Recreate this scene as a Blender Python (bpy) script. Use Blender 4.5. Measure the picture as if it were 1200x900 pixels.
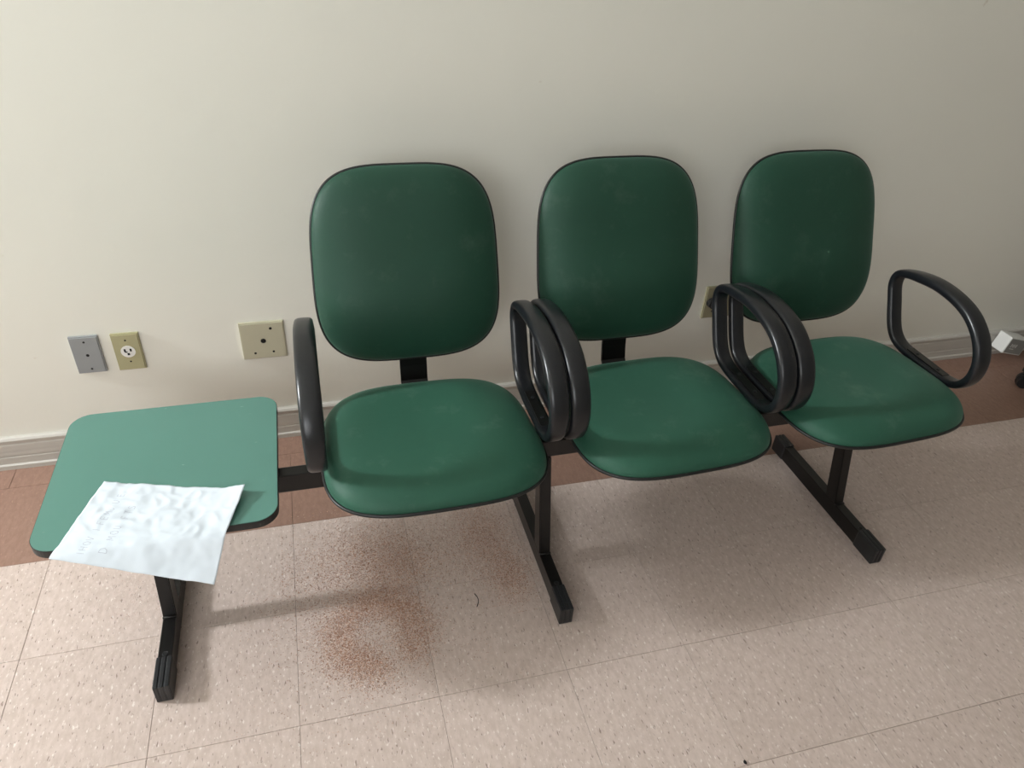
import bpy, bmesh, math, random
import numpy as np
from mathutils import Vector, Matrix

# ------------------------------------------------------------------ clear
for o in list(bpy.data.objects):
    bpy.data.objects.remove(o, do_unlink=True)
scene = bpy.context.scene
COL = scene.collection
rnd = random.Random(7)

# ------------------------------------------------------------------ camera (solved from the 30 cm floor tiles)
CAM = np.array([-0.16829942, -1.52826665, 1.51144933])
YAW, PITCH, ROLL, FPX = 0.30091266, -0.60877187, 0.06724617, 859.98
cy_, sy_, cp_, sp_ = math.cos(YAW), math.sin(YAW), math.cos(PITCH), math.sin(PITCH)
fwd = Vector((sy_*cp_, cy_*cp_, sp_))
rt0 = Vector((cy_, -sy_, 0)); up0 = rt0.cross(fwd)
rt = rt0*math.cos(ROLL) + up0*math.sin(ROLL)
up = -rt0*math.sin(ROLL) + up0*math.cos(ROLL)
cd = bpy.data.cameras.new('camera')
cam = bpy.data.objects.new('camera', cd); COL.objects.link(cam)
M = Matrix((rt, up, -fwd)).transposed().to_4x4(); M.translation = Vector(CAM)
cam.matrix_world = M
cd.sensor_fit = 'HORIZONTAL'; cd.sensor_width = 36.0
cd.lens = FPX/1200*36.0
cd.clip_start = 0.02; cd.clip_end = 50
scene.camera = cam

def floor_hit(u, v, z=0.0):
    d = rt*((u-600)/FPX) + up*((450-v)/FPX) + fwd
    t = (z-CAM[2])/d.z
    return Vector((CAM[0]+t*d.x, CAM[1]+t*d.y, z))

# ------------------------------------------------------------------ world, daylight, exposure
scene.view_settings.view_transform = 'Standard'
scene.view_settings.look = 'None'
scene.view_settings.gamma = 1.0
scene.view_settings.use_curve_mapping = False
scene.view_settings.exposure = 0.0
w = bpy.data.worlds.new('world'); scene.world = w; w.use_nodes = True
bg = w.node_tree.nodes['Background']
bg.inputs[0].default_value = (0.75, 0.86, 1.0, 1); bg.inputs[1].default_value = 0.6

# room extents
WX0, WX1, WY0, WY1, WZ = -3.40, 3.75, -3.35, 0.405, 3.10
# window 1 in the left wall (y0,y1,z0,z1), window 2 in the wall behind the camera (x0,x1,z0,z1)
W1 = (0.08, 0.38, 1.85, 2.40)
W2 = (-2.60, -0.80, 1.30, 2.75)
def area(name, loc, rot, sx, sy, power, col):
    l = bpy.data.lights.new(name, 'AREA'); l.shape = 'RECTANGLE'; l.size = sx; l.size_y = sy
    l.energy = power; l.color = col
    o = bpy.data.objects.new(name, l); COL.objects.link(o); o.location = loc; o.rotation_euler = rot
    return o
area('daylight_side_window', (WX0-0.06, (W1[0]+W1[1])/2, (W1[2]+W1[3])/2), (0, -math.pi/2, 0),
     W1[3]-W1[2]-0.04, W1[1]-W1[0]-0.04, 160, (0.93, 0.97, 1.0))
area('daylight_rear_window', ((W2[0]+W2[1])/2, WY0-0.06, (W2[2]+W2[3])/2), (math.pi/2, 0, 0),
     W2[1]-W2[0]-0.04, W2[3]-W2[2]-0.04, 53, (0.97, 0.99, 1.0))

# ------------------------------------------------------------------ helpers
def tag(o, label=None, cat=None, group=None, kind=None):
    if label: o['label'] = label
    if cat: o['category'] = cat
    if group: o['group'] = group
    if kind: o['kind'] = kind
    return o
def empty(name, loc=(0, 0, 0)):
    o = bpy.data.objects.new(name, None); COL.objects.link(o); o.location = loc
    o.empty_display_size = 0.05
    return o
def link(name, me, m, parent=None, smooth=False, world=True):
    if m is not None and not me.materials: me.materials.append(m)
    o = bpy.data.objects.new(name, me); COL.objects.link(o)
    if parent is not None:
        o.parent = parent
        if world:      # mesh is written in world coordinates
            # (only the Empty roots stand away from the origin)
            o.matrix_parent_inverse = Matrix.Translation(-parent.location)
    if smooth:
        me.polygons.foreach_set('use_smooth', [True]*len(me.polygons))
    return o
def from_bm(name, bm, m, parent=None, smooth=False, world=True):
    bmesh.ops.recalc_face_normals(bm, faces=bm.faces)
    me = bpy.data.meshes.new(name); bm.to_mesh(me); bm.free()
    return link(name, me, m, parent, smooth, world)
def add_box(bm, x0, x1, y0, y1, z0, z1, bevel=0.0, mat=None):
    vs = [bm.verts.new((x, y, z)) for x in (x0, x1) for y in (y0, y1) for z in (z0, z1)]
    if mat is not None:
        for v in vs: v.co = mat @ v.co
    fs = [(0,1,3,2), (4,6,7,5), (0,4,5,1), (2,3,7,6), (0,2,6,4), (1,5,7,3)]
    faces = [bm.faces.new([vs[i] for i in f]) for f in fs]
    if bevel > 0:
        es = list({e for f in faces for e in f.edges})
        bmesh.ops.bevel(bm, geom=es, offset=bevel, segments=2, profile=0.5, affect='EDGES')
def box(name, x0, x1, y0, y1, z0, z1, m, parent=None, bevel=0.0, mat=None):
    bm = bmesh.new(); add_box(bm, x0, x1, y0, y1, z0, z1, bevel, mat)
    return from_bm(name, bm, m, parent)
def add_cyl(bm, c, axis, r, h, n=24, r2=None):
    """cylinder starting at c, running h along unit axis"""
    axis = Vector(axis).normalized(); c = Vector(c)
    a = axis.orthogonal().normalized(); b = axis.cross(a)
    r2 = r if r2 is None else r2
    A = [bm.verts.new(c+(a*math.cos(t)+b*math.sin(t))*r) for t in [2*math.pi*i/n for i in range(n)]]
    B = [bm.verts.new(c+axis*h+(a*math.cos(t)+b*math.sin(t))*r2) for t in [2*math.pi*i/n for i in range(n)]]
    for i in range(n):
        bm.faces.new((A[i], A[(i+1) % n], B[(i+1) % n], B[i]))
    bm.faces.new(A[::-1]); bm.faces.new(B)
def cyl(name, c, axis, r, h, m, parent=None, n=24, r2=None):
    bm = bmesh.new(); add_cyl(bm, c, axis, r, h, n, r2)
    return from_bm(name, bm, m, parent)
def add_tube(bm, pts, r, n=8, closed=False):
    P = [Vector(p) for p in pts]; N = len(P); rings = []
    prev = None
    for i, p in enumerate(P):
        t = (P[(i+1) % N]-P[i-1]) if closed else (P[min(i+1, N-1)]-P[max(i-1, 0)])
        t.normalize()
        if prev is None: a = t.orthogonal().normalized()
        else: a = (prev - t*prev.dot(t)).normalized()
        prev = a; b = t.cross(a)
        rings.append([bm.verts.new(p+(a*math.cos(2*math.pi*k/n)+b*math.sin(2*math.pi*k/n))*r) for k in range(n)])
    for i in range(N if closed else N-1):
        A, B = rings[i], rings[(i+1) % N]
        for k in range(n):
            bm.faces.new((A[k], A[(k+1) % n], B[(k+1) % n], B[k]))
    if not closed:
        bm.faces.new(rings[0][::-1]); bm.faces.new(rings[-1])

# ------------------------------------------------------------------ materials
class NT:
    def __init__(s, name):
        s.m = bpy.data.materials.new(name); s.m.use_nodes = True
        s.t = s.m.node_tree; s.b = s.t.nodes['Principled BSDF']
    def n(s, typ, **kw):
        x = s.t.nodes.new(typ)
        for k, v in kw.items(): setattr(x, k, v)
        return x
    def l(s, a, b): s.t.links.new(a, b)
    def set(s, **kw):
        for k, v in kw.items(): s.b.inputs[k.replace('_', ' ')].default_value = v
    def noise(s, vec, scale, detail=3, rough=0.5, dims='3D'):
        x = s.n('ShaderNodeTexNoise'); x.inputs['Scale'].default_value = scale
        x.inputs['Detail'].default_value = detail; x.inputs['Roughness'].default_value = rough
        if vec is not None: s.l(vec, x.inputs['Vector'])
        return x.outputs['Fac']
    def ramp(s, fac, stops):
        r = s.n('ShaderNodeValToRGB'); e = r.color_ramp.elements
        while len(e) < len(stops): e.new(0.5)
        for i, (p, c) in enumerate(stops):
            e[i].position = p; e[i].color = (c, c, c, 1) if isinstance(c, (int, float)) else (*c, 1)
        s.l(fac, r.inputs['Fac']); return r.outputs['Color']
    def mix(s, fac, a, b, blend='MIX'):
        x = s.n('ShaderNodeMix', data_type='RGBA', blend_type=blend)
        for sock, val in ((x.inputs[0], fac), (x.inputs[6], a), (x.inputs[7], b)):
            if hasattr(val, 'is_output'): s.l(val, sock)
            elif isinstance(val, (int, float)): sock.default_value = val
            else: sock.default_value = (*val, 1)
        return x.outputs[2]
    def bump(s, h, strength, dist=0.001):
        x = s.n('ShaderNodeBump'); x.inputs['Strength'].default_value = strength
        x.inputs['Distance'].default_value = dist
        s.l(h, x.inputs['Height']); s.l(x.outputs['Normal'], s.b.inputs['Normal'])
    def pos(s, scale=(1, 1, 1)):
        g = s.n('ShaderNodeNewGeometry')
        if scale == (1, 1, 1): return g.outputs['Position']
        mp = s.n('ShaderNodeMapping'); mp.inputs['Scale'].default_value = scale
        s.l(g.outputs['Position'], mp.inputs['Vector']); return mp.outputs['Vector']
    def col(s, c): s.l(c, s.b.inputs['Base Color'])

def plain(name, c, rough=0.5, metal=0.0, spec=0.5, bump=None, var=0.08, vscale=30):
    k = NT(name); k.set(Roughness=rough, Metallic=metal)
    k.b.inputs['Specular IOR Level'].default_value = spec
    p = k.pos()
    f = k.noise(p, vscale, 3)
    k.col(k.mix(f, [x*(1-var) for x in c], [min(1, x*(1+var)) for x in c]))
    if bump: k.bump(k.noise(p, bump[0], 2), bump[1], bump[2])
    return k.m

def wall_mat(name, c):
    k = NT(name); k.set(Roughness=0.55); k.b.inputs['Specular IOR Level'].default_value = 0.3
    p = k.pos()
    f = k.noise(p, 1.6, 4, 0.6)
    base = k.mix(f, [x*0.965 for x in c], [min(1, x*1.03) for x in c])
    spots = k.ramp(k.noise(p, 26, 2, 0.4), [(0.0, 0.0), (0.80, 0.0), (0.86, 1.0)])
    base = k.mix(spots, base, (c[0]*0.86, c[1]*0.82, c[2]*0.78))
    k.col(base)
    k.bump(k.noise(p, 9, 5, 0.6), 0.25, 0.004)
    return k.m
MAT_WALL = wall_mat('wall_cream_paint', (0.84, 0.832, 0.755))
MAT_WALL2 = wall_mat('wall_unseen_low_bounce', (0.44, 0.42, 0.38))  # unseen walls, tone made up darker to cut bounced light
MAT_CEIL = plain('ceiling_white_paint', (0.80, 0.79, 0.75), 0.8, var=0.02)

def tile_mat(name, base, dark, light, streak):
    k = NT(name); k.set(Roughness=0.42); k.b.inputs['Specular IOR Level'].default_value = 0.35
    oi = k.n('ShaderNodeObjectInfo')
    p1 = k.pos((1, 0.42, 1)); p2 = k.pos((1, 0.30, 1)); p0 = k.pos()
    cloud = k.noise(p0, 5, 4, 0.6)
    c = k.mix(cloud, [x*0.93 for x in base], [min(1, x*1.06) for x in base])
    c = k.mix(oi.outputs['Random'], c, k.mix(1.0, c, (0.95, 0.945, 0.94), 'MULTIPLY'))
    mott = k.ramp(k.noise(p1, 95, 3, 0.55), [(0.35, 0.0), (0.65, 1.0)])
    c = k.mix(mott, k.mix(1.0, c, (0.86, 0.84, 0.82), 'MULTIPLY'), c)
    d = k.ramp(k.noise(p2, 200, 2, 0.5), [(0.0, 1.0), (0.29, 1.0), (0.36, 0.0)])
    c = k.mix(k.mix(1.0, d, (streak, streak, streak), 'MULTIPLY'), c, dark)
    l = k.ramp(k.noise(p1, 180, 2, 0.5), [(0.0, 0.0), (0.62, 0.0), (0.71, 1.0)])
    c = k.mix(k.mix(1.0, l, (0.62, 0.62, 0.62), 'MULTIPLY'), c, light)
    k.col(c)
    k.bump(k.noise(p0, 60, 3), 0.12, 0.0008)
    return k.m
MAT_BEIGE = tile_mat('floor_tile_beige', (0.64, 0.53, 0.48), (0.24, 0.175, 0.145), (0.86, 0.80, 0.75), 0.85)
MAT_TERRA = tile_mat('floor_tile_terracotta', (0.31, 0.19, 0.145), (0.22, 0.12, 0.085), (0.38, 0.24, 0.18), 0.35)
MAT_SLAB = plain('floor_joint_dark', (0.22, 0.155, 0.125), 0.9)

# baseboard: grey paint with horizontal brush streaks
k = NT('baseboard_grey_paint'); k.set(Roughness=0.5)
p = k.pos((1.2, 1, 90)); f = k.noise(p, 1.4, 4, 0.6)
k.col(k.mix(f, (0.48, 0.455, 0.415), (0.60, 0.575, 0.525))); k.bump(f, 0.3, 0.002)
MAT_BASEB = k.m

def fabric(name, c, worn=0.10):
    k = NT(name); k.set(Roughness=0.55); k.b.inputs['Specular IOR Level'].default_value = 0.32
    k.b.inputs['Sheen Weight'].default_value = 0.14; k.b.inputs['Sheen Roughness'].default_value = 0.5
    k.b.inputs['Sheen Tint'].default_value = (0.45, 0.9, 0.72, 1)
    p = k.pos()
    f = k.noise(p, 7, 4, 0.6)
    col = k.mix(f, [x*0.86 for x in c], [x*1.14 for x in c])
    dust = k.ramp(k.noise(p, 11, 5, 0.7), [(0.0, 0.0), (0.56, 0.0), (0.80, 1.0)])
    col = k.mix(k.mix(1.0, dust, (worn, worn, worn), 'MULTIPLY'), col, (0.22, 0.30, 0.24))
    k.col(col)
    k.bump(k.noise(p, 900, 2), 0.25, 0.0006)
    return k.m
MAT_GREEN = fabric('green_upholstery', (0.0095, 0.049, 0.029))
MAT_SEAT = fabric('green_upholstery_faded_lit', (0.0185, 0.083, 0.052), 0.20)  # same green, dusty and faded, also lightened for the light on the seats
# laminate
k = NT('green_laminate'); k.set(Roughness=0.36); k.b.inputs['Specular IOR Level'].default_value = 0.45
p = k.pos()
c = k.mix(k.noise(p, 5, 4), (0.084, 0.210, 0.172), (0.098, 0.238, 0.197))
scr = k.ramp(k.noise(k.pos((1, 3.5, 1)), 34, 2, 0.4), [(0.0, 0.0), (0.765, 0.0), (0.80, 1.0)])
c = k.mix(k.mix(1.0, scr, (0.35, 0.35, 0.35), 'MULTIPLY'), c, (0.5, 0.62, 0.52)); k.col(c)
k.bump(k.noise(p, 500, 2), 0.06, 0.0004)
MAT_LAM = k.m
MAT_EDGE = plain('black_edge_band', (0.012, 0.013, 0.013), 0.5)
MAT_STEEL = plain('black_painted_steel', (0.006, 0.0055, 0.0055), 0.30, 0.0, 0.4, (220, 0.06, 0.0006))
MAT_PLAST = plain('black_arm_plastic', (0.0075, 0.0085, 0.011), 0.29, 0.0, 0.5, (350, 0.10, 0.0005), 0.25, 22)
MAT_SHELL = plain('black_shell_plastic', (0.012, 0.012, 0.013), 0.5)
MAT_RUBBER = plain('black_rubber_cap', (0.016, 0.017, 0.019), 0.40)
MAT_PIPE = plain('black_piping', (0.008, 0.009, 0.009), 0.4)
MAT_HOLE = plain('dark_hole', (0.006, 0.006, 0.006), 0.9)
MAT_CHROME = plain('screw_metal', (0.55, 0.55, 0.55), 0.3, 1.0)
MAT_GREY_PL = plain('plate_grey_plastic', (0.30, 0.315, 0.32), 0.45, var=0.04)
MAT_OLIVE_PL = plain('plate_olive_plastic', (0.41, 0.385, 0.225), 0.45, var=0.04)
MAT_BEIGE_PL = plain('plate_beige_plastic', (0.50, 0.475, 0.35), 0.5, var=0.04)
MAT_WHITE_PL = plain('white_plastic', (0.78, 0.78, 0.75), 0.4, var=0.03)
MAT_FRAME = plain('window_frame_white', (0.75, 0.75, 0.73), 0.4, var=0.02)
MAT_BLACKPL = plain('black_caster_plastic', (0.010, 0.010, 0.011), 0.4)
# paper
k = NT('white_paper'); k.set(Roughness=0.7); k.b.inputs['Specular IOR Level'].default_value = 0.2
k.col(k.mix(k.noise(k.pos(), 30, 3), (0.64, 0.70, 0.76), (0.68, 0.74, 0.80)))
MAT_PAPER = k.m
MAT_PENCIL = plain('pencil_line', (0.40, 0.42, 0.50), 0.8)
# sawdust grains
k = NT('sawdust_grain'); k.set(Roughness=0.85)
ge = k.n('ShaderNodeNewGeometry')
k.col(k.ramp(ge.outputs['Random Per Island'], [(0.0, (0.25, 0.11, 0.06)), (0.5, (0.45, 0.235, 0.145)), (0.75, (0.68, 0.44, 0.32)), (1.0, (0.94, 0.77, 0.66))]))
MAT_DUST = k.m
# window glass
k = NT('window_glass')
tr = k.n('ShaderNodeBsdfTransparent'); gl = k.n('ShaderNodeBsdfGlossy'); gl.inputs['Roughness'].default_value = 0.02
mx = k.n('ShaderNodeMixShader'); mx.inputs[0].default_value = 0.06
k.l(tr.outputs[0], mx.inputs[1]); k.l(gl.outputs[0], mx.inputs[2])
k.l(mx.outputs[0], k.t.nodes['Material Output'].inputs['Surface'])
MAT_GLASS = k.m

# ------------------------------------------------------------------ room shell
T = 0.12
def struct(o): o['kind'] = 'structure'; return o
struct(box('wall_back', WX0-T, WX1+T, WY1, WY1+T, -0.05, WZ, MAT_WALL))
struct(box('wall_right', WX1, WX1+T, WY0, WY1, -0.05, WZ, MAT_WALL2))
bm = bmesh.new()
y0, y1, z0, z1 = W1
add_box(bm, WX0-T, WX0, WY0, y0, -0.05, WZ); add_box(bm, WX0-T, WX0, y1, WY1, -0.05, WZ)
add_box(bm, WX0-T, WX0, y0, y1, -0.05, z0); add_box(bm, WX0-T, WX0, y0, y1, z1, WZ)
struct(from_bm('wall_left', bm, MAT_WALL))
bm = bmesh.new()
x0, x1, z0, z1 = W2
add_box(bm, WX0-T, x0, WY0-T, WY0, -0.05, WZ); add_box(bm, x1, WX1+T, WY0-T, WY0, -0.05, WZ)
add_box(bm, x0, x1, WY0-T, WY0, -0.05, z0); add_box(bm, x0, x1, WY0-T, WY0, z1, WZ)
struct(from_bm('wall_front', bm, MAT_WALL2))
struct(box('ceiling', WX0-T, WX1+T, WY0-T, WY1+T, WZ, WZ+0.1, MAT_CEIL))
# windows: frame + pane
e = 0.02
for nm, W_ in (('window_1', W1), ('window_2', W2)):
    a0, a1, z0, z1 = W_
    bm = bmesh.new()
    bars = [(a0, a0+e, z0, z1), (a1-e, a1, z0, z1), (a0+e, a1-e, z0, z0+e), (a0+e, a1-e, z1-e, z1)]
    if nm == 'window_1':
        for a in bars: add_box(bm, WX0-0.05, WX0-0.02, *a)
    else:
        for a in bars: add_box(bm, a[0], a[1], WY0-0.05, WY0-0.02, a[2], a[3])
    wf = struct(from_bm(nm, bm, MAT_FRAME))
    if nm == 'window_1': box('pane', WX0-0.037, WX0-0.033, a0+e, a1-e, z0+e, z1-e, MAT_GLASS, wf)
    else: box('pane', a0+e, a1-e, WY0-0.037, WY0-0.033, z0+e, z1-e, MAT_GLASS, wf)

# floor: slab with every tile a piece of its own
floor = struct(box('floor', WX0-T, WX1+T, WY0-T, WY1+T, -0.05, -0.002, MAT_SLAB))
TS, G = 0.30, 0.0008
def tile_mesh(name, sx, sy, m):
    bm = bmesh.new()
    add_box(bm, G/2, sx-G/2, G/2, sy-G/2, -0.002, 0.0)
    bmesh.ops.recalc_face_normals(bm, faces=bm.faces)
    # chamfer the top edge so that the joint reads
    es = [e for e in bm.edges if all(v.co.z > -0.001 for v in e.verts)]
    bmesh.ops.bevel(bm, geom=es, offset=0.0004, segments=1, affect='EDGES')
    me = bpy.data.meshes.new(name); bm.to_mesh(me); bm.free(); me.materials.append(m); return me
cache = {}
def tile(x0, x1, y0, y1, m):
    key = (round(x1-x0, 4), round(y1-y0, 4), m.name)
    if key not in cache: cache[key] = tile_mesh('tile', x1-x0, y1-y0, m)
    o = bpy.data.objects.new('tile', cache[key]); COL.objects.link(o)
    o.parent = floor; o.location = (x0, y0, rnd.uniform(-0.00025, 0.0))
XL = -2.1          # left of this (well outside the view) the tiles are joined into one piece
xs = [i*TS for i in range(-7, 13) if i*TS < WX1] + [WX1]
rows = [(0.305, 0.400, MAT_TERRA), (0.0, 0.305, MAT_TERRA)]
yy = 0.0
while yy > -2.09:
    rows.append((yy-TS, yy, MAT_BEIGE)); yy -= TS
for (ya, yb, m) in rows:
    xr = xs if ya < 0.3 else [XL] + [x+0.13 for x in xs[1:-1]] + [WX1]
    for a, b in zip(xr[:-1], xr[1:]): tile(a, b, ya, yb, m)
bm = bmesh.new(); x = XL
while x > WX0+0.01:
    for ya, yb, m in rows: 
        if m is MAT_BEIGE: add_box(bm, max(x-TS, WX0)+G/2, x-G/2, ya+G/2, yb-G/2, -0.002, -0.0001)
    x -= TS
y = -2.1
while y > WY0+0.01:
    for i in range(-12, 13):
        a, b = max(i*TS, WX0), min((i+1)*TS, WX1)
        if b-a > 0.02: add_box(bm, a+G/2, b-G/2, max(y-TS, WY0)+G/2, y-G/2, -0.002, -0.0001)
    y -= TS
tag(from_bm('tile_field', bm, MAT_BEIGE, floor), kind='stuff')
bm = bmesh.new(); add_box(bm, WX0, XL-G/2, 0.305+G/2, 0.400, -0.002, -0.0001); add_box(bm, WX0, XL-G/2, G/2, 0.305-G/2, -0.002, -0.0001)
tag(from_bm('border_tile_field', bm, MAT_TERRA, floor), kind='stuff')

# baseboard along the back wall: moulded profile
prof = [(0.0, 0.0), (-0.017, 0.0), (-0.017, 0.014), (-0.0125, 0.018), (-0.0125, 0.040), (-0.0105, 0.042), (-0.0105, 0.046), (-0.0125, 0.048),
        (-0.0125, 0.084), (-0.011, 0.087), (-0.011, 0.091), (-0.013, 0.094), (-0.014, 0.101), (-0.010, 0.107), (0.0, 0.109)]
def mould(name, m, x0, x1):
    bm = bmesh.new(); A = []; B = []
    for dy, z in prof:
        A.append(bm.verts.new((x0, WY1+dy, z+0.0))); B.append(bm.verts.new((x1, WY1+dy, z+0.0)))
    for i in range(len(prof)-1): bm.faces.new((A[i], A[i+1], B[i+1], B[i]))
    bm.faces.new(A); bm.faces.new(B[::-1]); bm.faces.new((A[-1], A[0], B[0], B[-1]))
    return from_bm(name, bm, m)
struct(mould('baseboard_back', MAT_BASEB, WX0, WX1))

# ------------------------------------------------------------------ beam seating (one thing)
bench = empty('beam_seating', (0.33, -0.22, 0.0))
tag(bench, 'three green upholstered seats and a green side table joined on one black beam', 'bench')
PITCHX = 0.563
CX = [0.052, 0.052+PITCHX, 0.052+2*PITCHX]
BY0, BY1, BZ0, BZ1 = -0.222, -0.190, 0.322, 0.372
beam = box('beam', -0.66, 1.37, BY0, BY1, BZ0, BZ1, MAT_STEEL, bench, 0.003)
box('end_cap', -0.664, -0.66, BY0-0.001, BY1+0.001, BZ0-0.001, BZ1+0.001, MAT_RUBBER, beam, 0.001)
box('end_cap', 1.37, 1.374, BY0-0.001, BY1+0.001, BZ0-0.001, BZ1+0.001, MAT_RUBBER, beam, 0.001)

# legs: foot bar + slanted upright, ribbed rubber caps
def cap_mesh(bm, xc, ya, yb, front):
    hw, h = 0.0172, 0.0525
    # ribbed sleeve: body, raised ribs along the top and down the end
    add_box(bm, xc-hw, xc+hw, ya, yb, 0.0, h, 0.0025)
    for dx in (-0.0115, 0.0, 0.0115):
        add_box(bm, xc+dx-0.0042, xc+dx+0.0042, ya-(0.0015 if front else 0), yb+(0 if front else 0.0015), 0.006, h+0.0016, 0.0012)
for lx in (-0.577, 0.337, 1.240):
    # upright: sheared box from the foot bar to the beam
    bm = bmesh.new()
    hw = 0.0148
    ya, yb = -0.292, -0.245      # at z 0.048
    ta, tb = -0.226, -0.186      # at z 0.322
    lo = [(lx-hw, ya, 0.047), (lx+hw, ya, 0.047), (lx+hw, yb, 0.047), (lx-hw, yb, 0.047)]
    hi = [(lx-hw, ta, 0.3225), (lx+hw, ta, 0.3225), (lx+hw, tb, 0.3225), (lx-hw, tb, 0.3225)]
    L = [bm.verts.new(p) for p in lo]; H = [bm.verts.new(p) for p in hi]
    for i in range(4): bm.faces.new((L[i], L[(i+1) % 4], H[(i+1) % 4], H[i]))
    bm.faces.new(L[::-1]); bm.faces.new(H)
    bmesh.ops.bevel(bm, geom=list(bm.edges), offset=0.002, segments=2, affect='EDGES')
    up_ = from_bm('leg', bm, MAT_STEEL, bench)
    # weld bead
    bm = bmesh.new()
    add_tube(bm, [(lx-hw, ya-0.001, 0.0505), (lx, ya-0.0015, 0.051), (lx+hw, ya-0.001, 0.0505)], 0.003, 8)
    from_bm('weld', bm, MAT_STEEL, up_, True)
    fb = box('foot_bar', lx-0.015, lx+0.015, -0.470, 0.022, 0.0015, 0.0495, MAT_STEEL, bench, 0.002)
    bm = bmesh.new(); cap_mesh(bm, lx, -0.478, -0.402, True); from_bm('foot_cap', bm, MAT_RUBBER, fb)
    bm = bmesh.new(); cap_mesh(bm, lx, -0.030, 0.028, False); from_bm('foot_cap', bm, MAT_RUBBER, fb)
    bm = bmesh.new(); add_cyl(bm, (lx, -0.392, 0.0495), (0, 0, 1), 0.005, 0.0006, 16)
    hole = from_bm('bolt_hole', bm, MAT_HOLE, fb)
    bm = bmesh.new(); add_tube(bm, [(lx+0.0055*math.cos(a), -0.392+0.0055*math.sin(a), 0.0497) for a in [i*math.pi/8 for i in range(16)]], 0.0009, 6, True)
    from_bm('bolt_rim', bm, MAT_RUBBER, fb, True)

def sgn(x): return 1.0 if x >= 0 else -1.0
def outline(a, b, n, taper, N=112):
    out = []
    for i in range(N):
        t = 2*math.pi*i/N; c, s = math.cos(t), math.sin(t)
        u = sgn(c)*abs(c)**(2/n); v = sgn(s)*abs(s)**(2/n)
        out.append((u*(1+taper*v)*a, v*b, u, v))
    return out
def disc_mesh(name, OUT, rings, hfun, xf, m, parent, back=None):
    """cushion: rings of the outline scaled by r, lifted by hfun(r,u,v); xf(p,q,h) -> world"""
    bm = bmesh.new(); R = []
    for r in rings:
        R.append([bm.verts.new(xf(p*r, q*r, hfun(r, u*r, v*r))) for (p, q, u, v) in OUT])
    c = bm.verts.new(xf(0, 0, hfun(0, 0, 0)))
    N = len(OUT)
    for A, B in zip(R[:-1], R[1:]):
        for i in range(N): bm.faces.new((A[i], A[(i+1) % N], B[(i+1) % N], B[i]))
    for i in range(N): bm.faces.new((R[-1][i], R[-1][(i+1) % N], c))
    if back is not None:     # close underneath
        vs = [bm.verts.new(xf(p*0.97, q*0.97, back)) for (p, q, u, v) in OUT]
        for i in range(N): bm.faces.new((R[0][i], R[0][(i+1) % N], vs[(i+1) % N], vs[i]))
        bm.faces.new(vs)
    return from_bm(name, bm, m, parent, True)
RINGS = [1.0, 0.998, 0.993, 0.985, 0.972, 0.955, 0.93, 0.90, 0.86, 0.80, 0.72, 0.62, 0.5, 0.38, 0.25, 0.12]

SEAT_Z = 0.409
def seat_h(r, u, v):
    e = max(0.0, 1-r**7.0)**0.5
    h = 0.053*e
    # slight dish in the middle, waterfall front edge
    h -= 0.007*math.exp(-((u/0.55)**2+((v-0.1)/0.6)**2))*e
    f = max(0.0, (-v-0.55)/0.45)
    h -= 0.014*f*f*e
    return h
def back_h(r, u, v):
    e = max(0.0, 1-r**4.0)**0.55
    h = 0.046*e
    h += 0.016*math.exp(-((v+0.35)/0.40)**2)*e*(1-0.4*u*u)      # lumbar swell
    return h
def loop_points(n=72):
    ctrl = [(-0.047, 0.505), (-0.020, 0.560), (-0.001, 0.604), (-0.006, 0.636), (-0.036, 0.652), (-0.086, 0.664), (-0.147, 0.671),
            (-0.214, 0.666), (-0.268, 0.650), (-0.311, 0.620), (-0.337, 0.586), (-0.350, 0.549), (-0.347, 0.508), (-0.324, 0.474),
            (-0.286, 0.459), (-0.220, 0.456), (-0.160, 0.456), (-0.106, 0.460), (-0.072, 0.475)]
    N = len(ctrl); out = []; per = 5
    for i in range(N):
        p0, p1, p2, p3 = (np.array(ctrl[(i+k-1) % N]) for k in range(4))
        for j in range(per):
            t = j/per
            out.append(0.5*((2*p1)+(-p0+p2)*t+(2*p0-5*p1+4*p2-p3)*t*t+(-p0+3*p1-3*p2+p3)*t**3))
    return out
LOOP = loop_points()
def arm_section(w, t, n=20):
    out = []
    for i in range(n):
        a = 2*math.pi*i/n; c, s = math.cos(a), math.sin(a)
        out.append((sgn(c)*abs(c)**(2/3.6)*w/2, sgn(s)*abs(s)**(2/2.8)*t/2))
    return out
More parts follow.
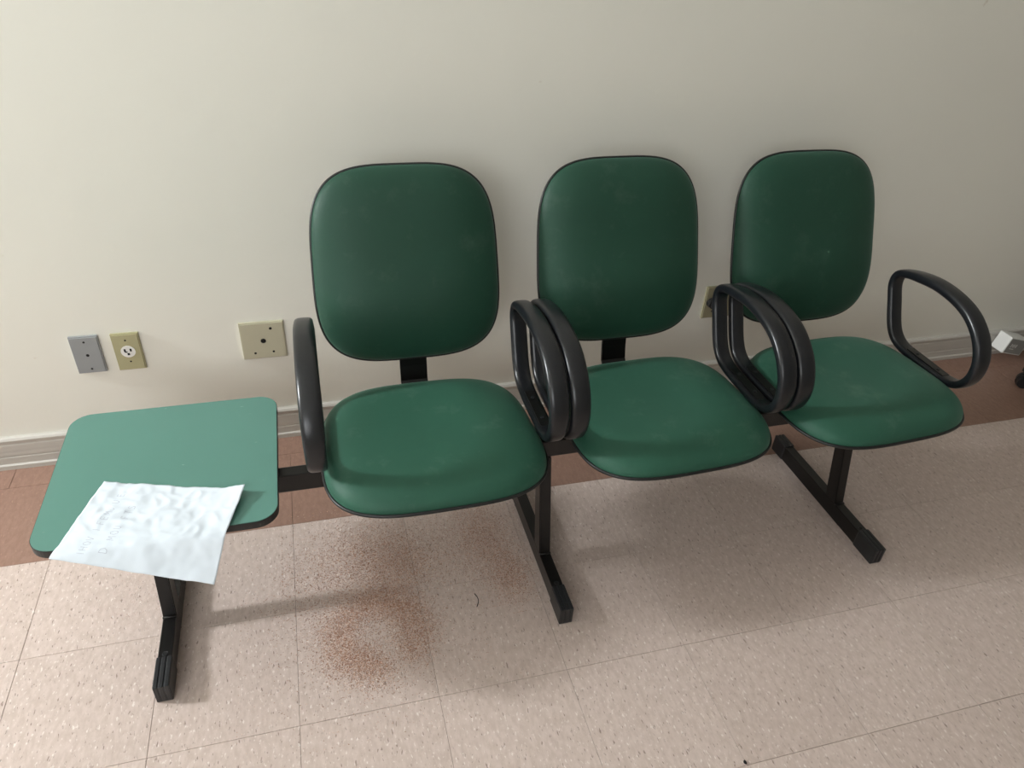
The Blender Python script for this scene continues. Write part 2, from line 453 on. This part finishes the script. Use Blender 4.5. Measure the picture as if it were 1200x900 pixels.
def armrest(xc, parent, side):
    bm = bmesh.new(); N = len(LOOP); rings = []
    for i in range(N):
        p = LOOP[i]; t = LOOP[(i+1) % N]-LOOP[i-1]; t = t/np.linalg.norm(t)
        nrm = np.array([t[1], -t[0]])
        top = max(0.0, min(1.0, (p[1]-0.46)/0.14))
        top *= max(0.0, min(1.0, (-0.01-p[0])/0.08))
        wdt = 0.041+0.006*top; th = 0.022+0.005*top
        rings.append([bm.verts.new((xc+a, p[0]+nrm[0]*b, p[1]+nrm[1]*b)) for a, b in arm_section(wdt, th)])
    n = len(rings[0])
    for i in range(N):
        A, B = rings[i], rings[(i+1) % N]
        for k_ in range(n): bm.faces.new((A[k_], A[(k_+1) % n], B[(k_+1) % n], B[k_]))
    arm = from_bm('armrest', bm, MAT_PLAST, parent, True)
    # steel bracket under the loop reaching in below the seat
    xi = xc - side*0.075
    bm = bmesh.new()
    add_box(bm, min(xc+side*0.006, xi), max(xc+side*0.006, xi), -0.235, -0.195, 0.3995, 0.4040, 0.001)
    add_box(bm, xc+side*0.006-0.003, xc+side*0.006+0.003, -0.235, -0.195, 0.3995, 0.4470, 0.001)
    from_bm('arm_bracket', bm, MAT_STEEL, arm)
    box('arm_plate', xc-0.012, xc+0.012, -0.275, -0.135, 0.4665, 0.4695, MAT_STEEL, arm, 0.001)
    for yb_ in (-0.245, -0.165):
        cyl('screw', (xc, yb_, 0.4695), (0, 0, 1), 0.0045, 0.002, MAT_RUBBER, arm, 12)
    return arm

AH = 0.257
for ci, cx in enumerate(CX):
    # seat
    OUT = outline(0.249, 0.220, 3.4, -0.030)
    yc = -0.222
    sdx, sdy, sdz, syaw = ((0.002, 0.008, -0.001, 0.012), (0.018, 0.012, -0.005, 0.040), (0.002, -0.010, 0.016, 0.060))[ci]
    cw, sw = math.cos(syaw), math.sin(syaw)
    xf = lambda p_, q_, h_, x_=cx+sdx, z_=SEAT_Z+sdz, y_=yc+sdy, cw=cw, sw=sw: (x_+p_*cw-q_*sw, y_+p_*sw+q_*cw, z_+h_)
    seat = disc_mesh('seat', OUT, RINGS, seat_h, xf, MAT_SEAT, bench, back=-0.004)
    bm = bmesh.new(); add_tube(bm, [xf(p_*1.003, q_*1.003, -0.001) for (p_, q_, u, v) in OUT], 0.0042, 8, True)
    from_bm('piping', bm, MAT_PIPE, seat, True)
    def shell_h(r, u, v): return -0.016*max(0.0, 1-r**6)**0.5-0.004
    disc_mesh('seat_shell', outline(0.244, 0.215, 3.4, -0.030), [1.0, 0.99, 0.97, 0.93, 0.85, 0.7, 0.4], shell_h, xf, MAT_SHELL, seat, back=-0.003)
    # bracket between seat and beam
    bm = bmesh.new()
    add_box(bm, cx-0.075, cx+0.075, -0.30, -0.11, 0.378, 0.391+sdz, 0.002)
    add_box(bm, cx-0.04, cx+0.04, BY0-0.012, BY0-0.001, 0.318, 0.379, 0.001)
    add_box(bm, cx-0.04, cx+0.04, BY1+0.001, BY1+0.012, 0.318, 0.379, 0.001)
    add_box(bm, cx-0.05, cx+0.05, BY0-0.012, BY1+0.012, 0.3725, 0.379, 0.001)
    from_bm('seat_bracket', bm, MAT_STEEL, bench)
    # backrest
    tilt = 0.340; bc = Vector((cx+0.002, 0.121, 0.7050))
    vy = Vector((0, math.sin(tilt), math.cos(tilt))); vn = Vector((0, -math.cos(tilt), math.sin(tilt)))
    OUTB = outline(0.2255, 0.2355, 3.6, -0.028)
    xfb = lambda p_, q_, h_, bc=bc: tuple(bc+Vector((p_, 0, 0))+vy*q_+vn*h_)
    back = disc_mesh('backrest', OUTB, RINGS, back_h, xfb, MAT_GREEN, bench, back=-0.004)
    bm = bmesh.new(); add_tube(bm, [xfb(p_*1.003, q_*1.003, -0.001) for (p_, q_, u, v) in OUTB], 0.0038, 8, True)
    from_bm('piping', bm, MAT_PIPE, back, True)
    def bsh(r, u, v): return -0.020*max(0.0, 1-r**5)**0.5-0.004
    disc_mesh('back_shell', outline(0.2235, 0.2335, 3.6, -0.028), [1.0, 0.99, 0.97, 0.93, 0.85, 0.7, 0.4], bsh, xfb, MAT_SHELL, back, back=-0.003)
    # support: flat L bar from the bracket up behind the back
    bm = bmesh.new(); W = 0.035
    path = [(-0.16, 0.3735), (-0.02, 0.3735), (0.035, 0.378), (0.062, 0.400), (0.072, 0.44), (0.083, 0.52), (0.125, 0.640), (0.148, 0.705)]
    th = 0.007; A = []
    for i, (y_, z_) in enumerate(path):
        a = np.array(path[max(0, i-1)]); b = np.array(path[min(len(path)-1, i+1)]); t_ = (b-a)/np.linalg.norm(b-a)
        nn = np.array([t_[1], -t_[0]])
        A.append([bm.verts.new((cx+0.003+sx*W, y_+nn[0]*s*th/2, z_+nn[1]*s*th/2)) for sx, s in ((-1, -1), (1, -1), (1, 1), (-1, 1))])
    for P_, Q_ in zip(A[:-1], A[1:]):
        for i in range(4): bm.faces.new((P_[i], P_[(i+1) % 4], Q_[(i+1) % 4], Q_[i]))
    bm.faces.new(A[0][::-1]); bm.faces.new(A[-1])
    from_bm('back_support', bm, MAT_STEEL, bench)
    armrest(cx-AH, bench, -1); armrest(cx+AH, bench, 1)

# side table on the same beam
def rounded_rect(x0, x1, y0, y1, r, n=10):
    out = []
    for cx_, cy__, a0 in ((x1-r, y1-r, 0), (x0+r, y1-r, 90), (x0+r, y0+r, 180), (x1-r, y0+r, 270)):
        for i in range(n+1):
            a = math.radians(a0+90*i/n); out.append((cx_+r*math.cos(a), cy__+r*math.sin(a)))
    return out
TX0, TX1, TY0, TY1, TZ = -0.746, -0.291, -0.403, 0.029, 0.420
def slab(name, poly, z0, z1, m, parent, bevel=0.0):
    bm = bmesh.new()
    A = [bm.verts.new((x, y, z0)) for x, y in poly]; B = [bm.verts.new((x, y, z1)) for x, y in poly]
    n = len(poly)
    for i in range(n): bm.faces.new((A[i], A[(i+1) % n], B[(i+1) % n], B[i]))
    bm.faces.new(A[::-1]); f = bm.faces.new(B)
    if bevel: bmesh.ops.bevel(bm, geom=list(f.edges), offset=bevel, segments=2, affect='EDGES')
    return from_bm(name, bm, m, parent)
top = slab('table_top', rounded_rect(TX0+0.0012, TX1-0.0012, TY0+0.0012, TY1-0.0012, 0.044), TZ-0.0175, TZ, MAT_LAM, bench, 0.0006)
slab('edge_band', rounded_rect(TX0, TX1, TY0, TY1, 0.045), TZ-0.018, TZ-0.0012, MAT_EDGE, top, 0.0005)
tcx = (TX0+TX1)/2
bm = bmesh.new()
add_box(bm, tcx-0.10, tcx+0.10, -0.30, -0.09, 0.396, 0.4015, 0.001)
for s in (-1, 1):
    add_box(bm, tcx+s*0.08-0.004, tcx+s*0.08+0.004, -0.29, -0.10, 0.372, 0.397, 0.001)
add_box(bm, tcx-0.09, tcx+0.09, BY0-0.006, BY0-0.001, 0.330, 0.397, 0.001)
from_bm('table_bracket', bm, MAT_STEEL, bench)

# ------------------------------------------------------------------ paper on the table
pap = empty('paper_sheet', (-0.545, -0.36, TZ))
tag(pap, 'crumpled white paper with faint handwriting overhanging the green table', 'paper')
P0 = Vector((-0.6375, -0.2235)); ang = math.radians(-17.2)
LD = Vector((math.cos(ang), math.sin(ang))); SD = Vector((math.sin(ang), -math.cos(ang)))
from mathutils import noise as mnoise
def paper_pt(a, b, lift=0.0):
    """a along the long edge 0..0.297, b along the short edge 0..0.21"""
    xy = P0+LD*a+SD*b
    over = max(0.0, (TY0-0.012)-xy.y)
    z = TZ+0.0018
    wr = mnoise.noise(Vector((a*26, b*26, 0.3)))*0.0024+mnoise.noise(Vector((a*60, b*60, 2.1)))*0.0011
    crum = abs(mnoise.noise(Vector((a*38+4, b*38, 5.0))))
    wr += (0.0035*(0.25-crum) if b < 0.14 else 0.0)
    z += max(-0.0008, wr+0.0012)
    # right rear corner lifts off the table
    cr = max(0.0, 1-math.hypot((0.297-a)/0.13, b/0.13)); z += 0.016*cr*cr
    rr = max(0.0, (a-0.24)/0.057); z += 0.004*rr*rr*max(0, 1-b/0.2)
    y = xy.y
    if over > 0:
        f = 1-math.exp(-over/0.018)
        z -= over*0.60*f
        y += over*0.13*f
    return Vector((xy.x, y, z+lift))
NA, NB = 90, 64
bm = bmesh.new()
V = [[bm.verts.new(paper_pt(0.297*i/NA, 0.21*j/NB)) for j in range(NB+1)] for i in range(NA+1)]
for i in range(NA):
    for j in range(NB): bm.faces.new((V[i][j], V[i+1][j], V[i+1][j+1], V[i][j+1]))
bot = {}
for row in V:
    for v in row: bot[v] = bm.verts.new(v.co-Vector((0, 0, 0.0003)))
for i in range(NA):
    for j in range(NB): bm.faces.new([bot[v] for v in (V[i][j+1], V[i+1][j+1], V[i+1][j], V[i][j])])
edge = [V[i][0] for i in range(NA)]+[V[NA][j] for j in range(NB)]+[V[i][NB] for i in range(NA, 0, -1)]+[V[0][j] for j in range(NB, 0, -1)]
for a, b in zip(edge, edge[1:]+edge[:1]): bm.faces.new((a, b, bot[b], bot[a]))
sheet = from_bm('sheet', bm, MAT_PAPER, pap, True)
# faint pencil writing, two lines that run along the short edge towards the wall
GLY = {'I': [[(0.5, 0), (0.5, 1)]], 'H': [[(0, 0), (0, 1)], [(0.7, 0), (0.7, 1)], [(0, .5), (.7, .5)]],
       'O': [[(.4, 0), (0, .4), (.1, .9), (.5, 1), (.8, .6), (.7, .1), (.4, 0)]], 'V': [[(0, 1), (.35, 0), (.7, 1)]],
       'E': [[(.6, 1), (0, 1), (0, 0), (.6, 0)], [(0, .5), (.5, .5)]], 'M': [[(0, 0), (.1, 1), (.4, .3), (.7, 1), (.8, 0)]],
       'U': [[(0, 1), (.05, .2), (.35, 0), (.6, .3), (.65, 1)]], 'D': [[(0, 0), (0, 1), (.6, .85), (.8, .4), (.5, .05), (0, 0)]],
       'F': [[(0, 0), (0, 1), (.6, 1)], [(0, .55), (.45, .55)]], 'T': [[(.35, 0), (.35, 1)], [(0, 1), (.7, 1)]],
       'S': [[(.6, .9), (.2, 1), (.05, .7), (.55, .35), (.45, .05), (0, .08)]], 'N': [[(0, 0), (0, 1), (.6, 0), (.6, 1)]],
       'A': [[(0, 0), (.35, 1), (.7, 0)], [(.15, .4), (.55, .4)]], '/': [[(0, 0), (.5, 1)]]}
def write(s, a0, b0, size, drift):
    cur = 0.0; bm = bmesh.new()
    for ch in s:
        if ch == ' ': cur += 0.55*size; continue
        for st in GLY[ch]:
            pts = []
            for (p_, q_), (p2, q2) in zip(st[:-1], st[1:]):
                for t in (0, .34, .67): pts.append((p_+(p2-p_)*t, q_+(q2-q_)*t))
            pts.append(st[-1])
            pp = []
            for p_, q_ in pts:
                b = b0-(cur+p_*size*0.8)
                a = a0-q_*size+drift*(cur)
                pp.append(paper_pt(a, b, 0.0003))
            for u_, v_ in zip(pp[:-1], pp[1:]):
                d = (v_-u_); s_ = Vector((-d.y, d.x, 0))
                if s_.length < 1e-7: continue
                s_ = s_.normalized()*0.0004
                vs = [bm.verts.new(u_+s_), bm.verts.new(u_-s_), bm.verts.new(v_-s_), bm.verts.new(v_+s_)]
                bm.faces.new(vs)
        cur += 0.95*size
    from_bm('handwriting', bm, MAT_PENCIL, pap)
write('IHOV I FEMU U E', 0.056, 0.198, 0.0135, 0.02)
write('D  MOU  FTS', 0.094, 0.186, 0.0145, 0.02)

# ------------------------------------------------------------------ wall plates
YW = WY1
def plate(name, x0, x1, z0, z1, m, label, holes, th=0.010, cat='wall plate', group=None):
    r = empty(name, ((x0+x1)/2, YW, (z0+z1)/2)); tag(r, label, cat, group)
    bm = bmesh.new(); add_box(bm, x0, x1, YW-th, YW-0.0002, z0, z1)
    es = [e for e in bm.edges if all(v.co.y < YW-th+0.001 for v in e.verts)]
    bmesh.ops.bevel(bm, geom=es, offset=0.003, segments=2, affect='EDGES')
    from_bm('cover', bm, m, r)
    for (fx, fz, rad, hm) in holes:
        x = x0+(x1-x0)*fx; z = z0+(z1-z0)*fz
        cyl('screw_hole', (x, YW-th+0.0004, z), (0, -1, 0), rad, 0.0008, hm, r, 14)
    return r
plate('blank_wall_plate', -0.829, -0.757, 0.302, 0.418, MAT_GREY_PL, 'grey plastic blank wall plate with three small holes',
      [(.5, .5, .0042, MAT_HOLE), (.5, .86, .0030, MAT_HOLE), (.5, .12, .0030, MAT_HOLE)])
r = plate('wall_socket', -0.726, -0.656, 0.301, 0.417, MAT_OLIVE_PL, 'olive beige wall socket with a round white outlet in the middle',
      [(.5, .83, .0026, MAT_HOLE), (.5, .24, .0026, MAT_HOLE)], cat='socket')
cxs, czs = -0.691, 0.3615
sock = cyl('outlet', (cxs, YW-0.0095, czs), (0, -1, 0), 0.0185, 0.0015, MAT_WHITE_PL, r, 32)
for dx, dz, w_, h_ in ((-0.0075, 0.0045, 0.0024, 0.0045), (0.0075, 0.0045, 0.0024, 0.0045), (0.0, -0.008, 0.0030, 0.0034), (-0.005, -0.001, .0035, .0016)):
    box('slot', cxs+dx-w_, cxs+dx+w_, YW-0.0114, YW-0.0108, czs+dz-h_, czs+dz+h_, MAT_HOLE, sock)
plate('junction_cover_plate', -0.394, -0.272, 0.298, 0.418, MAT_BEIGE_PL, 'square beige cover plate with a black centre hole beside the first armrest',
      [(.5, .5, .0075, MAT_HOLE), (.28, .80, .0026, MAT_BEIGE_PL), (.70, .83, .0042, MAT_HOLE), (.28, .17, .0035, MAT_HOLE), (.70, .18, .0035, MAT_HOLE)])
pk = plate('plug_outlet_plate', 1.088, 1.208, 0.296, 0.414, plain('plate_beige_shaded', (0.31, 0.285, 0.18), 0.5, var=0.04), 'beige outlet plate with a black plug behind the paired armrests',  # beige plate, its shade put into a darker plastic colour
      [(.28, .22, .0028, MAT_HOLE), (.75, .2, .0028, MAT_HOLE), (.75, .8, .0028, MAT_HOLE)], cat='socket')
bm = bmesh.new()
add_cyl(bm, (1.112, YW-0.0098, 0.357), (0, -1, 0), 0.0175, 0.018, 24, 0.016)
add_cyl(bm, (1.112, YW-0.0278, 0.357), (0, -1, 0), 0.0115, 0.016, 20, 0.009)
from_bm('plug', bm, MAT_BLACKPL, pk)
# surface box fixed on the baseboard at the right
bx = empty('surface_socket_box', (2.50, YW-0.017, 0.05)); tag(bx, 'small white surface socket box fixed askew over the grey baseboard', 'socket')
rotm = Matrix.Translation(Vector((2.50, 0.36, 0.068))) @ Matrix.Rotation(math.radians(14), 4, 'Y')
box('box_body', -0.052, 0.052, -0.030, 0.030, -0.036, 0.036, MAT_WHITE_PL, bx, 0.003, rotm)
bm = bmesh.new()
for i in range(5):
    add_box(bm, -0.030+i*0.007, -0.0275+i*0.007, -0.0308, -0.0302, -0.006+0.004*(i % 2), 0.010-0.003*(i % 2), 0, rotm)
add_box(bm, -0.030, -0.006, -0.0308, -0.0302, -0.014, -0.011, 0, rotm)
from_bm('marking', bm, MAT_WHITE_PL, bx)
box('shaded_face', -0.047, 0.047, -0.0303, -0.0295, -0.031, 0.031, plain('white_plastic_shaded', (0.30, 0.30, 0.28), 0.5), bx, 0.0, rotm)  # grey sheet added as the shade on the white box front

# ------------------------------------------------------------------ swivel chair whose caster shows at the right edge
def swivel():
    hub = Vector((2.665, 0.085, 0.0))
    r = empty('swivel_chair', tuple(hub)); tag(r, 'black swivel chair with a caster beside the terracotta floor border', 'chair')
    for i in range(5):
        a = math.radians(163+72*i); d = Vector((math.cos(a), math.sin(a), 0)); s = Vector((-d.y, d.x, 0))
        # tapering arm of the star base
        bm = bmesh.new(); A = []
        for t, w_, z0_, z1_ in ((0.03, 0.026, 0.075, 0.125), (0.17, 0.021, 0.070, 0.105), (0.295, 0.016, 0.064, 0.086)):
            c = hub+d*t
            A.append([bm.verts.new(c+s*sx*w_+Vector((0, 0, z))) for sx, z in ((-1, z0_), (1, z0_), (1, z1_), (-1, z1_))])
        for P_, Q_ in zip(A[:-1], A[1:]):
            for j in range(4): bm.faces.new((P_[j], P_[(j+1) % 4], Q_[(j+1) % 4], Q_[j]))
        bm.faces.new(A[0][::-1]); bm.faces.new(A[-1])
        arm = from_bm('base_arm', bm, MAT_BLACKPL, r)
        c = hub+d*0.282
        cs = Vector((math.cos(a+1.2), math.sin(a+1.2), 0))
        bm = bmesh.new()
        add_cyl(bm, c+Vector((0, 0, 0.040)), (0, 0, 1), 0.006, 0.035, 12)
        for sgn_ in (-1, 1):
            add_cyl(bm, c+cs*(0.004*sgn_)+Vector((0, 0, 0.0265)), cs*sgn_, 0.0265, 0.016, 24, 0.022)
        add_cyl(bm, c-cs*0.006+Vector((0, 0, 0.036)), cs, 0.027, 0.012, 20)
        from_bm('caster', bm, MAT_BLACKPL, arm)
    bm = bmesh.new(); add_cyl(bm, hub+Vector((0, 0, 0.07)), (0, 0, 1), 0.042, 0.06, 24, 0.034); add_cyl(bm, hub+Vector((0, 0, 0.13)), (0, 0, 1), 0.025, 0.26, 20)
    from_bm('column', bm, MAT_BLACKPL, r)
    OUT_ = outline(0.225, 0.215, 3.2, 0.0, 64)
    disc_mesh('seat', OUT_, RINGS, lambda q_, u, v: 0.05*max(0, 1-q_**5)**0.5, lambda p_, q_, h_: (hub.x+p_+0.02, hub.y-0.01+q_, 0.415+h_), MAT_SHELL, r, back=-0.025)
    bm = bmesh.new(); add_box(bm, hub.x+0.20, hub.x+0.212, hub.y-0.04, hub.y+0.03, 0.40, 0.66, 0.002)
    from_bm('back_support', bm, MAT_BLACKPL, r)
    OB = outline(0.20, 0.19, 3.2, 0.0, 64)
    disc_mesh('backrest', OB, RINGS, lambda q_, u, v: -0.045*max(0, 1-q_**5)**0.5, lambda p_, q_, h_: (hub.x+0.245+h_+q_*0.1, hub.y-0.005+p_, 0.74+q_), MAT_SHELL, r, back=0.012)
swivel()

# ------------------------------------------------------------------ sawdust and crumbs on the floor
nr = np.random.default_rng(11)
def grains(name, XY, label, size=(0.0011, 0.0026)):
    N = len(XY)
    th = nr.uniform(0, 2*np.pi, N); L = nr.uniform(size[0], size[1], N); Wd = L*nr.uniform(0.35, 0.7, N)*0.7; Hh = nr.uniform(0.0005, 0.0012, N)
    c, s = np.cos(th), np.sin(th)
    loc = np.stack([np.stack([-L, -Wd*0.5, 0*L], 1), np.stack([L, -Wd*0.3, 0*L], 1), np.stack([0*L, Wd, 0*L], 1), np.stack([L*0.1, 0*L, Hh], 1)], 1)
    x = loc[..., 0]*c[:, None]-loc[..., 1]*s[:, None]+XY[:, 0:1]
    y = loc[..., 0]*s[:, None]+loc[..., 1]*c[:, None]+XY[:, 1:2]
    z = loc[..., 2]+0.0001
    V_ = np.stack([x, y, z], 2).reshape(-1, 3)
    b = (np.arange(N)*4)[:, None, None]
    F = (np.array([[0, 2, 1], [0, 1, 3], [1, 2, 3], [2, 0, 3]])[None]+b).reshape(-1, 3)
    me = bpy.data.meshes.new(name); me.from_pydata(V_.tolist(), [], F.tolist()); me.update()
    o = link(name, me, MAT_DUST); tag(o, label, 'sawdust', None, 'stuff'); return o
# main ring
N = 15000
a = nr.uniform(0, 2*np.pi, N*3); rr = np.abs(nr.normal(0.088, 0.027, N*3))
cx0, cy0 = -0.112, -0.405
dens = 0.55+0.45*np.clip(np.cos(a-math.radians(235)), 0, 1)+0.35*np.clip(np.cos(a-math.radians(20)), 0, 1)+0.25*np.clip(np.cos(a-math.radians(100)), 0, 1)
dens -= 0.6*np.exp(-((a-math.radians(292))/0.35)**2)
k_ = nr.uniform(0, 1.2, N*3) < dens
XY = np.stack([cx0+rr*np.cos(a)*1.12, cy0+rr*np.sin(a)*1.12], 1)[k_][:N]
RING = XY
def blob(cx_, cy__, sx, sy, n):
    return np.stack([cx_+sx*np.clip(nr.normal(0, 1, n), -2.4, 2.4), cy__+sy*np.clip(nr.normal(0, 1, n), -2.4, 2.4)], 1)
XY = np.concatenate([blob(-0.115, -0.40, 0.13, 0.11, 3000), blob(-0.09, -0.15, 0.10, 0.075, 8500), blob(-0.25, -0.25, 0.07, 0.08, 1800), blob(-0.03, -0.22, 0.06, 0.05, 3000)])
grains('sawdust_pile', np.concatenate([RING, XY]), 'ring of brown sawdust with loose scatter around it below the first seat', (0.0010, 0.0024))
XY = np.concatenate([blob(0.20, -0.15, 0.055, 0.10, 9000), blob(0.245, -0.30, 0.030, 0.05, 3200)])
XY = XY[XY[:, 0] < 0.317]
grains('sawdust_scatter', XY, 'thin brown sawdust scattered beside the middle black foot bar', (0.0009, 0.0021))
XY = np.concatenate([blob(-0.66, -0.16, 0.06, 0.07, 900)])
XY = XY[~((XY[:, 0] > -0.60) & (XY[:, 0] < -0.555))]
grains('sawdust_scatter', XY, 'faint sawdust specks on the floor below the green side table', (0.0006, 0.0013))
# thread and crumb
pts = [floor_hit(556, 696), floor_hit(559, 699.5), floor_hit(560.5, 703), floor_hit(560.5, 707), floor_hit(559, 711)]
bm = bmesh.new(); add_tube(bm, [p_+Vector((0, 0, 0.0012)) for p_ in pts], 0.0010, 6)
tag(from_bm('thread', bm, MAT_HOLE, None, True), 'short dark curved thread lying on the beige tiles', 'thread')
cpos = floor_hit(873, 894)
bm = bmesh.new(); bmesh.ops.create_icosphere(bm, subdivisions=2, radius=0.0034)
for v in bm.verts: v.co *= 1+0.35*mnoise.noise(v.co*400)
bmesh.ops.scale(bm, vec=(1, 1.3, 0.8), verts=bm.verts); bmesh.ops.translate(bm, vec=(cpos.x, cpos.y, 0.0026), verts=bm.verts)
tag(from_bm('crumb', bm, MAT_HOLE), 'tiny black crumb on the joint between beige tiles', 'debris')
